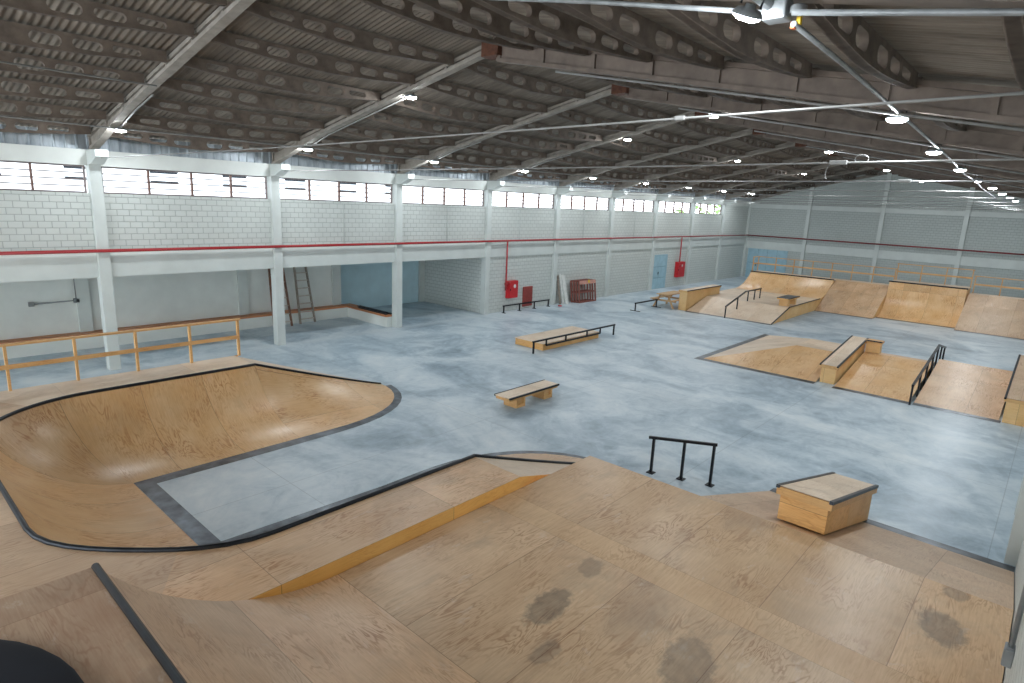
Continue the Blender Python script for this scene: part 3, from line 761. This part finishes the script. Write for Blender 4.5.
# ------------------------------------------------------------------ launch ramp with landing bank (front right)
X0,X1=14.06,19.69; ZP,ZF=2.1,1.02
ramp=thing('launch_ramp',(16.8,0,0),'large plywood ramp with curved roll-in, flat table and landing bank by the wall','skate ramp')
m=MB(); m.box(X0-.04,X1,-9.5,-3.97,ZP-.03,ZP); m.build('platform',M['plydirty'],ramp)
m=MB(); m.box(X0-.03,X0,-9.5,-3.97,Hd,ZP-.03); m.box(X0,X1,-9.5,-3.99,0,ZP-.03); m.build('platform_body',M['orange'],ramp)
m=MB(); m.tube([(X0-.04,-3.95,ZP+.0),(X1,-3.95,ZP+.0)],.03,10); m.build('coping',M['coping'],ramp)
rn=2.2; hh=ZP-ZF; R2=(rn*rn+hh*hh)/(2*hh); rows=[];uv=[]
xs=[X0+(X1-X0)*i/8 for i in range(9)]
for i in range(21):
    dq=rn*(1-i/20); y=-1.75-dq; z=ZF+R2-math.sqrt(R2*R2-dq*dq)
    rows.append([(x,y,z) for x in xs]); uv.append([(x-X0+5.0,-R2*math.asin(dq/R2)+2.4*1) for x in xs])
m=MB(); m.grid(rows,uv); m.build('curved_transition',M['ply'],ramp,recalc=False)
def quadm(x0,x1,y0,y1,z0,z1,u0,v0,name,mat,sw=True):
    L=math.hypot(y1-y0,z1-z0); m=MB(); u=[(v0,x0-X0+u0),(v0,x1-X0+u0),(v0+L,x1-X0+u0),(v0+L,x0-X0+u0)]
    m.poly([(x0,y0,z0),(x1,y0,z0),(x1,y1,z1),(x0,y1,z1)],u); return m.build(name,mat,ramp,recalc=False)
quadm(X0,X1,-1.75,.65,ZF,ZF,0,0,'table_sheet',M['plybig']); quadm(X0,X1,.65,1.1,ZF,ZF,0,0,'table_band',M['plyband']); quadm(X0,X1,1.1,3.1,ZF,ZF,0,.0,'front_sheet',M['plyfront'])
XB=16.05
quadm(XB,X1,3.1,6.25,ZF,.03,0,.6,'landing_bank',M['plydeck'])
m=MB(); m.poly([(XB,6.25,.031),(X1,6.25,.031),(X1,6.5,.005),(XB,6.5,.005)]); m.build('steel_plate',M['steel'],ramp,recalc=False)
m=MB(); m.poly([(X0,3.1,0),(XB,3.1,0),(XB,3.1,ZF),(X0,3.1,ZF)]); m.build('end_panel',M['orange2'],ramp,recalc=False)
m=MB(); m.poly([(XB,3.1,0),(XB,6.3,0),(XB,3.1,ZF)]); m.build('side_panel',M['orange2'],ramp,recalc=False)
m=MB(); m.poly([(X0,-1.75,0),(X0,3.1,0),(X0,3.1,ZF),(X0,-1.75,ZF)]+[(X0,r[0][1],r[0][2]) for r in rows[::-1]][1:]+[(X0,-3.95,0)]); m.build('side_panel',M['orange'],ramp,recalc=False)
# hubba ledge on the bank
def hubba(name,label,x0,x1,prof_top,prof_bot,lip,edges,matb,matt,cat='skate ledge',overy=.05):
    """prof_top: [(y,z)...] top line near to far; prof_bot the same ys"""
    t=thing(name,((x0+x1)/2,prof_top[0][0],prof_bot[0][1]),label,cat)
    body=[(y,z-lip) for y,z in prof_top]
    m=MB(); m.prism([(y+ (overy if i==0 else -overy if i==len(body)-1 else 0),z) for i,(y,z) in enumerate(body)]+[(y+(overy if i==0 else -overy if i==len(body)-1 else 0),z) for i,(y,z) in list(enumerate(prof_bot))[::-1]],'x',x0+overy,x1-overy); m.build('body',matb,t)
    m=MB(); m.prism(body+[(y,z-.012) for y,z in prof_top[::-1]],'x',x0,x1); m.build('lip',M['pine'],t)
    m=MB()
    for (ya,za),(yb,zb) in zip(prof_top,prof_top[1:]): 
        L=math.hypot(yb-ya,zb-za); m.poly([(x0+.03,ya,za),(x1-.03,ya,za),(x1-.03,yb,zb),(x0+.03,yb,zb)],[(ya,x0),(ya,x1),(yb,x1),(yb,x0)])
        m.poly([(x0+.03,ya,za-.015),(x0+.03,yb,zb-.015),(x1-.03,yb,zb-.015),(x1-.03,ya,za-.015)])
    m.build('top',matt,t,recalc=False)
    for e in edges:
        x=x0-.005 if e=='l' else x1+.005
        m=MB()
        for a,b in zip(prof_top,prof_top[1:]): m.bar((x+(.02 if e=='l' else -.02),a[0]-.01,a[1]-.012),(x+(.02 if e=='l' else -.02),b[0]+.01,b[1]-.012),.05,.045)
        m.build('steel_edge',M['coping'],t)
    return t
hubba('hubba_ledge','sloping plywood ledge box with steel edges on the landing bank of the big ramp',17.0,17.72,[(3.38,1.45),(6.52,.64)],[(3.38,.94),(6.52,0)],.13,'lr',M['orange2'],M['plypale'])
# dome added in place of an unidentified out-of-focus dark shape
def dome(c,rx,ry,h):
    m=MB(); rows=[]
    for i in range(15):
        a=PI/2*i/14; rows.append([(c[0]+rx*math.cos(a)**.8*math.cos(2*PI*k/40)+0,c[1]+ry*math.cos(a)**.8*math.sin(2*PI*k/40),c[2]+h*math.sin(a)**.9) for k in range(41)])
    m.grid(rows); return m
t=thing('blur_dome',(15.0,-5.05,ZP),'dark navy dome standing in for an unidentified blurred shape on the upper ramp platform','dark_blur')
dome((15.42,-5.36,ZP+.001),1.2,1.0,.18).build('dome_body',M['navy'],t)
# wall conduit + box on right wall
t=thing('wall_conduit_box',(19.66,1.13,1.52),'grey metal conduit with outlet box on the wall beside the big ramp','conduit')
m=MB(); m.tube([(19.67,1.13,1.65),(19.67,1.13,6.3)],.02,8); m.build('conduit_pipe',M['galv'],t)
m=MB(); m.box(19.63,19.7,1.06,1.2,1.52,1.68); m.build('outlet_box',M['galv'],t,bevel=.01)

# ------------------------------------------------------------------ centre-right funbox group
fun=thing('pyramid_bank',(12.3,18.4,0),'low plywood pyramid bank with hip edge and steel border on the floor','skate ramp')
xa,xb=10.5,14.3; ya,yc=15.28,21.7; zt=.6; rx=2.35
P1=(xa,ya,.012);P2=(xa,yc,.012);Q1=(xa+rx,ya+rx,zt);Q2=(xa+rx,yc-rx,zt);R1=(14.255,ya+rx,zt);R2_=(14.255,yc-rx,zt)
m=MB(); m.poly([P1,Q1,Q2,P2],[(0,0),(2.4,2.4),(2.4,4),(0,6.4)]); m.build('side_bank',M['plypale'],fun,recalc=False)
m=MB(); m.poly([P1,(14.255,ya,.012),R1,Q1],[(0,0),(0,3.9),(2.42,3.9),(2.42,2.4)]); m.build('front_bank',M['plybowl'],fun,recalc=False)
m=MB(); m.poly([Q1,R1,R2_,Q2]); m.build('flat_top',M['plypale'],fun,recalc=False)
m=MB(); m.poly([P2,Q2,R2_,(14.255,yc,.012)]); m.build('rear_bank',M['ply'],fun,recalc=False)
m=MB(); m.poly([(xa-.25,ya-.25,.004),(14.255,ya-.25,.004),(14.255,ya,.014),(xa,ya,.014)]); m.poly([(xa-.25,ya-.25,.004),(xa,ya,.014),(xa,yc,.014),(xa-.25,yc+.15,.004)]); m.build('steel_plate',M['steel'],fun,recalc=False)
# ledge on the pyramid
t=hubba('pyramid_ledge','long sloping plywood ledge with steel edges between the two centre banks',14.26,14.79,[(15.42,.59),(18.9,1.03)],[(15.42,0),(18.9,.0)],.11,'lr',M['osb'],M['plypale'])
m=MB(); m.box(14.8,15.24,18.62,18.93,.605,.94); m.build('end_box',M['osb'],t)
m=MB(); m.box(14.77,15.28,18.58,18.96,.94,1.02); m.build('end_box_lip',M['pine'],t)
m=MB(); m.box(14.8,15.29,18.56,18.59,.99,1.03); m.build('end_box_steel_edge',M['coping'],t)
# middle bank
mid=thing('middle_bank',(15.8,17,0),'plain plywood bank between the ledge box and the black handrail','skate ramp')
def pan(root,pts,name,mat,uv=None): 
    m=MB(); m.poly(pts,uv); return m.build(name,mat,root,recalc=False)
pan(mid,[(14.8,15.25,.012),(16.8,15.25,.012),(16.8,18.6,.6),(14.8,18.6,.6)],'bank_surface',M['plybowl'],[(0,14.8),(0,16.8),(3.4,16.8),(3.4,14.8)])
pan(mid,[(14.8,18.6,.6),(16.8,18.6,.6),(16.8,18.95,.6),(14.8,18.95,.6)],'bank_top',M['ply'])
pan(mid,[(14.8,18.95,.6),(16.8,18.95,.6),(16.8,18.95,0),(14.8,18.95,0)],'rear_panel',M['osb'])
pan(mid,[(14.78,15.02,.004),(16.8,15.02,.004),(16.8,15.25,.014),(14.78,15.25,.014)],'steel_plate',M['steel'])
# kicker
kick=thing('kicker_ramp',(17.85,17,0),'wide curved plywood kicker ramp right beside the black handrail','skate ramp')
rows=[];uv=[]; yk=[15.3+3.75*i/14 for i in range(15)]
zk=lambda y:.012+.68*((y-15.3)/3.75)**1.12
for y in yk: rows.append([(x,y,zk(y)) for x in (16.9,17.55,18.2,18.85)]); uv.append([(y-15.3,x-16.9) for x in (16.9,17.55,18.2,18.85)])
m=MB(); m.grid(rows,uv); m.build('bank_surface',M['ply'],kick,recalc=False)
m=MB(); m.poly([(16.9,y,zk(y)) for y in yk]+[(16.9,19.05,0)]); m.poly([(18.85,y,zk(y)) for y in yk]+[(18.85,19.05,0)]); m.build('side_panel',M['coping'],kick,recalc=False)
pan(kick,[(16.9,19.05,.69),(18.85,19.05,.69),(18.85,19.05,0),(16.9,19.05,0)],'rear_panel',M['osb'])
pan(kick,[(16.9,15.05,.004),(18.9,15.05,.004),(18.9,15.3,.014),(16.9,15.3,.014)],'steel_plate',M['steel'])
# handrail
t=thing('handrail',(16.85,17,0),'tall black kinked handrail running up between the centre banks','grind rail')
zb=lambda y: max(0,.6*(y-15.25)/3.35) if y<18.6 else .6
RY=[(14.95,.57),(18.85,1.18),(20.5,.86)]
m=MB()
for a,b in zip(RY,RY[1:]): m.bar((16.85,a[0]-.02,a[1]),(16.85,b[0]+.02,b[1]),.06,.06)
m.build('top_bar',M['black'],t)
for y in (14.98,16.1,17.1,18.0,18.8,19.6,20.4):
    zt2=.57+(y-14.95)*.61/3.9 if y<18.85 else 1.18-(y-18.85)*.194
    m=MB(); m.bar((16.85,y,0 if (y<15.2 or y>19) else zb(y)*.0),(16.85,y,zt2),.05,.05); m.build('post',M['black'],t)
# right hubba against the wall
hubba('wall_ledge','plywood ledge box with sloping top between the kicker and the wall',18.87,19.5,[(15.15,.68),(19.0,1.24)],[(15.15,0),(19.0,0)],.1,'l',M['osb'],M['plydeck'])

# ------------------------------------------------------------------ far ramps
far=thing('back_bank',(7.4,27,0),'plywood bank with flat table leading up to the far quarter pipe','skate ramp')
zt=.6
pan(far,[(5.27,24.45,.012),(9.6,24.45,.012),(9.6,26.75,zt),(5.27,26.75,zt)],'front_bank',M['plypale'],[(0,5.2),(0,9.6),(2.4,9.6),(2.4,5.2)])
pan(far,[(5.27,26.75,zt),(9.6,26.75,zt),(9.6,31.7,zt),(5.27,31.7,zt)],'flat_table',M['plypale']); pan(far,[(4.75,28.52,zt),(5.27,28.52,zt),(5.27,31.7,zt),(4.75,31.7,zt)],'flat_table',M['plypale'])
pan(far,[(9.6,24.45,0),(9.6,26.75,zt),(9.6,31.7,zt),(9.6,31.7,0)],'side_panel',M['osb'])
pan(far,[(4.75,28.52,zt),(4.75,31.7,zt),(4.75,31.7,0),(4.75,28.52,0)],'side_panel',M['osb'])
pan(far,[(5.25,24.22,.004),(9.65,24.22,.004),(9.6,24.45,.014),(5.25,24.45,.014)],'steel_plate',M['steel'])
m=MB(); m.bar((9.62,24.4,.02),(9.62,26.75,zt+.01),.04,.04); m.bar((9.62,26.75,zt+.01),(9.62,31.7,zt+.01),.04,.04); m.build('steel_edge',M['coping'],far)
def quarter(root,x0,x1,y0,y1,z0,z1,mat,name='quarter_surface'):
    r=y1-y0;h=z1-z0;R=(r*r+h*h)/(2*h); rows=[];uv=[]
    for i in range(15):
        q=r*i/14; z=z0+R-math.sqrt(max(0,R*R-q*q)); rows.append([(x0+(x1-x0)*k/4,y0+q,z) for k in range(5)]); uv.append([(R*math.asin(min(1,q/R)),x0+(x1-x0)*k/4) for k in range(5)])
    m=MB(); m.grid(rows,uv); o=m.build(name,mat,root,recalc=False)
    for x in (x0,x1):
        m=MB(); m.poly([(x,rw[0][1],rw[0][2]) for rw in rows]+[(x,y1,0),(x,y0,0)]); m.build('side_panel',M['osb'],root,recalc=False)
    return o
t=thing('quarter_pipe',(7.1,32.8,0),'plywood quarter pipe with black coping rising from the far table','skate ramp')
quarter(t,4.75,9.6,31.7,34.0,.6,1.5,M['plybowl'])
m=MB(); m.tube([(4.72,34.0,1.51),(9.62,34.0,1.51)],.035,8); m.build('coping',M['coping'],t)
def bank(label,x0,x1,y0,y1,z1,mat):
    t=thing('bank_ramp',((x0+x1)/2,y0,0),label,'skate ramp')
    L=math.hypot(y1-y0,z1); m=MB(); m.poly([(x0,y0,.012),(x1,y0,.012),(x1,y1,z1),(x0,y1,z1)],[(0,x0),(0,x1),(L,x1),(L,x0)]); m.build('bank_surface',mat,t,recalc=False)
    m=MB(); m.poly([(x0,y0,0),(x0,y1,z1),(x0,y1,0)]); m.build('side_panel',M['osb'],t,recalc=False)
    m=MB(); m.poly([(x1,y0,0),(x1,y1,z1),(x1,y1,0)]); m.build('side_panel',M['osb'],t,recalc=False)
    m=MB(); m.poly([(x0,y0-.2,.004),(x1,y0-.2,.004),(x1,y0,.014),(x0,y0,.014)]); m.build('steel_plate',M['steel'],t,recalc=False)
bank('straight plywood bank between the two far quarter pipes',9.62,12.46,31.05,34.3,1.5,M['ply'])
bank('straight plywood bank at the far end beside the wall',15.98,19.6,31.15,34.3,1.5,M['plydeck'])
t=thing('quarter_pipe',(14.2,32.6,0),'tallest plywood quarter pipe with raised deck between two straight banks','skate ramp')
quarter(t,12.48,15.95,31.75,33.55,.012,1.8,M['plybowl'])
m=MB(); m.tube([(12.45,33.55,1.81),(15.98,33.55,1.81)],.035,8); m.build('coping',M['coping'],t)
m=MB(); m.box(12.48,15.95,33.57,35.2,1.74,1.8); m.build('raised_deck',M['plypale'],t)
m=MB(); m.box(12.5,15.93,33.6,35.2,0,1.74); m.build('deck_body',M['osb'],t)
m=MB(); m.poly([(12.48,31.6,.004),(15.95,31.6,.004),(15.95,31.77,.016),(12.48,31.77,.016)]); m.build('steel_plate',M['steel'],t,recalc=False)
t=thing('ramp_platform',(11,34.7,0),'long timber platform joining the tops of the far ramps','platform')
m=MB(); m.box(4.75,9.6,34.02,35.2,1.44,1.5); m.box(9.62,12.46,34.31,35.2,1.44,1.5); m.build('deck',M['plypale'],t)
m=MB(); m.box(15.98,19.5,34.31,35.2,1.44,1.5); m.build('deck',M['plypale'],t)
m=MB(); m.box(4.78,9.58,34.1,35.18,0,1.44); m.box(9.63,12.44,34.35,35.18,0,1.44); m.build('deck_body',M['osb'],t)
m=MB(); m.box(16.0,19.5,34.35,35.18,0,1.44); m.build('deck_body',M['osb'],t)
g='pine railings on the far platform'
r=railing('pine railing on the far platform over the quarter pipe and first bank',[(4.78,34.95,0),(12.44,34.95,0)],1.5,.92,[i/7 for i in range(8)],g)
for y in (34.1,): 
    m=MB(); m.bar((4.78,y,1.5),(4.78,y,2.38),.045,.07); m.build('post',M['pine'],r)
m=MB(); m.bar((4.78,34.05,2.40),(4.78,34.95,2.40),.1,.04); m.build('return_top_rail',M['pine'],r)
m=MB(); m.bar((4.78,34.05,1.98),(4.78,34.95,1.98),.035,.085); m.build('return_middle_rail',M['pine'],r)
railing('higher pine railing on the raised deck of the tallest quarter pipe',[(12.52,34.95,0),(15.93,34.95,0)],1.8,.92,[0,1/3,2/3,1],g)
railing('pine railing on the far platform beside the wall',[(16.08,34.95,0),(19.4,34.95,0)],1.5,.92,[0,1/3,2/3,1],g)
# box ledge beside the far bank
hubba('box_ledge','tall flat plywood ledge box beside the far bank next to the picnic table',4.74,5.26,[(24.4,1.05),(28.5,1.05)],[(24.4,0),(28.5,0)],.09,'r',M['osb'],M['plypale'])
# handrail on far bank
t=thing('handrail',(7.42,26,0),'black kinked handrail running up the far plywood bank','grind rail')
RY=[(24.2,.57),(26.5,1.13),(28.65,1.13)]
m=MB()
for a,b in zip(RY,RY[1:]): m.bar((7.42,a[0]-.02,a[1]),(7.42,b[0]+.02,b[1]),.06,.06)
m.build('top_bar',M['black'],t)
for y in (24.22,25.6,26.9,27.8,28.6):
    zz=.57+(y-24.2)*.56/2.3 if y<26.5 else 1.13; z0=0 if y<24.5 else min(.6,.6*(y-24.45)/2.3)
    m=MB(); m.bar((7.42,y,z0),(7.42,y,zz),.05,.05); m.build('post',M['black'],t)
# small ledge on far table
t=thing('ledge_bench',(9.3,27.4,.6),'small plywood ledge bench with black edges standing on the far table','skate bench')
m=MB(); m.box(8.95,9.52,26.75,28.4,.93,1.0); m.build('top',M['orange2'],t)
m=MB(); m.box(8.97,9.5,26.77,28.38,1.0,1.012); m.build('top_sheet',M['steel'],t)
for y in (26.95,27.95):
    m=MB(); m.box(9.0,9.45,y,y+.25,.6,.93); m.build('support_block',M['osb'],t,bevel=.006)
for x in (8.94,9.5):
    m=MB(); m.box(x,x+.035,26.75,28.4,.985,1.018); m.build('steel_edge',M['black'],t)
# picnic table
t=thing('picnic_table',(3.95,24.9,0),'weathered timber picnic table with A-frame legs beside the box ledge','picnic table')
cx=3.98; y0,y1=24.1,26.0
for i in range(4):
    m=MB(); m.box(cx-.34+i*.175,cx-.18+i*.175,y0,y1,.70,.74); m.build('table_board',M['pineold'],t,swap=True)
for sx in (-1,1):
    m=MB(); m.box(cx+sx*.58-.11,cx+sx*.58+.11,y0,y1,.42,.46); m.build('seat',M['pineold'],t,swap=True)
for y in (y0+.25,y1-.25):
    for sx in (-1,1):
        m=MB(); m.bar((cx+sx*.58,y,0),(cx+sx*.2,y,.70),.09,.045,(0,1,0)); m.build('leg',M['pineold'],t)
    m=MB(); m.bar((cx-.68,y+.05,.38),(cx+.68,y+.05,.38),.045,.09); m.bar((cx-.33,y+.05,.66),(cx+.33,y+.05,.66),.045,.08); m.build('cross_beam',M['pineold'],t)

# ------------------------------------------------------------------ outside
mb=MB(); mb.box(-16,-15.5,-30,26,0,8.2); struct(mb.build('exterior_building',plain('outside_render',srgb(226,228,230),.8,0,.03,1)),'pale building seen through the strip windows')
mb=MB()
for i in range(14):
    y=-26+i*3.6
    for z in (5.25,5.75): mb.box(-15.5,-15.45,y,y+1.3,z,z+.13)
struct(mb.build('exterior_building_openings',M['black']),'dark slots in the pale outside building')
mb=MB()
for i in range(420):
    c=Vector((-6+random.uniform(-2,2),random.uniform(46,66),random.uniform(2,7.2))); a=random.uniform(0,6.3); s=random.uniform(.25,.5)
    d1=Vector((math.cos(a),math.sin(a),random.uniform(-.6,.6)))*s; d2=Vector((-math.sin(a),math.cos(a),random.uniform(-.8,.8)))*s
    mb.poly([c-d1,c-d2*.6,c+d1,c+d2*.6])
o=mb.build('foliage',plain('leaf_green',srgb(120,150,84),.7,0,.25,1)); o['kind']='stuff'; tag(o,'green tree foliage seen through the farthest windows','foliage')

# ------------------------------------------------------------------ world, camera
w=bpy.data.worlds.new('World'); scn.world=w; w.use_nodes=True; nt=w.node_tree; bg=nt.nodes['Background']
bg.inputs[0].default_value=(.88,.95,1.0,1); bg.inputs[1].default_value=4.0
cam=bpy.data.cameras.new('camera'); co=bpy.data.objects.new('camera',cam); col.objects.link(co)
cam.sensor_width=36; cam.lens=613.918/1024*36; cam.clip_start=.05; cam.clip_end=300
Rt=Vector((0.74138898,0.6696768,0.04330554)); Up=Vector((-0.1802599,0.13657206,0.9740916)); Fw=Vector((-0.64641222,0.72998703,-0.22196889))
co.matrix_world=Matrix(((Rt.x,Up.x,-Fw.x,19.4332),(Rt.y,Up.y,-Fw.y,-5.0771),(Rt.z,Up.z,-Fw.z,5.1360),(0,0,0,1)))
scn.camera=co
scn.view_settings.view_transform='Standard'; scn.view_settings.look='None'; scn.view_settings.exposure=.5
scn.cycles.max_bounces=8; scn.cycles.diffuse_bounces=5; scn.cycles.use_denoising=True
scn.cycles.sample_clamp_indirect=8
for o in bpy.data.objects:
    if '_w' in o.keys(): del o['_w']
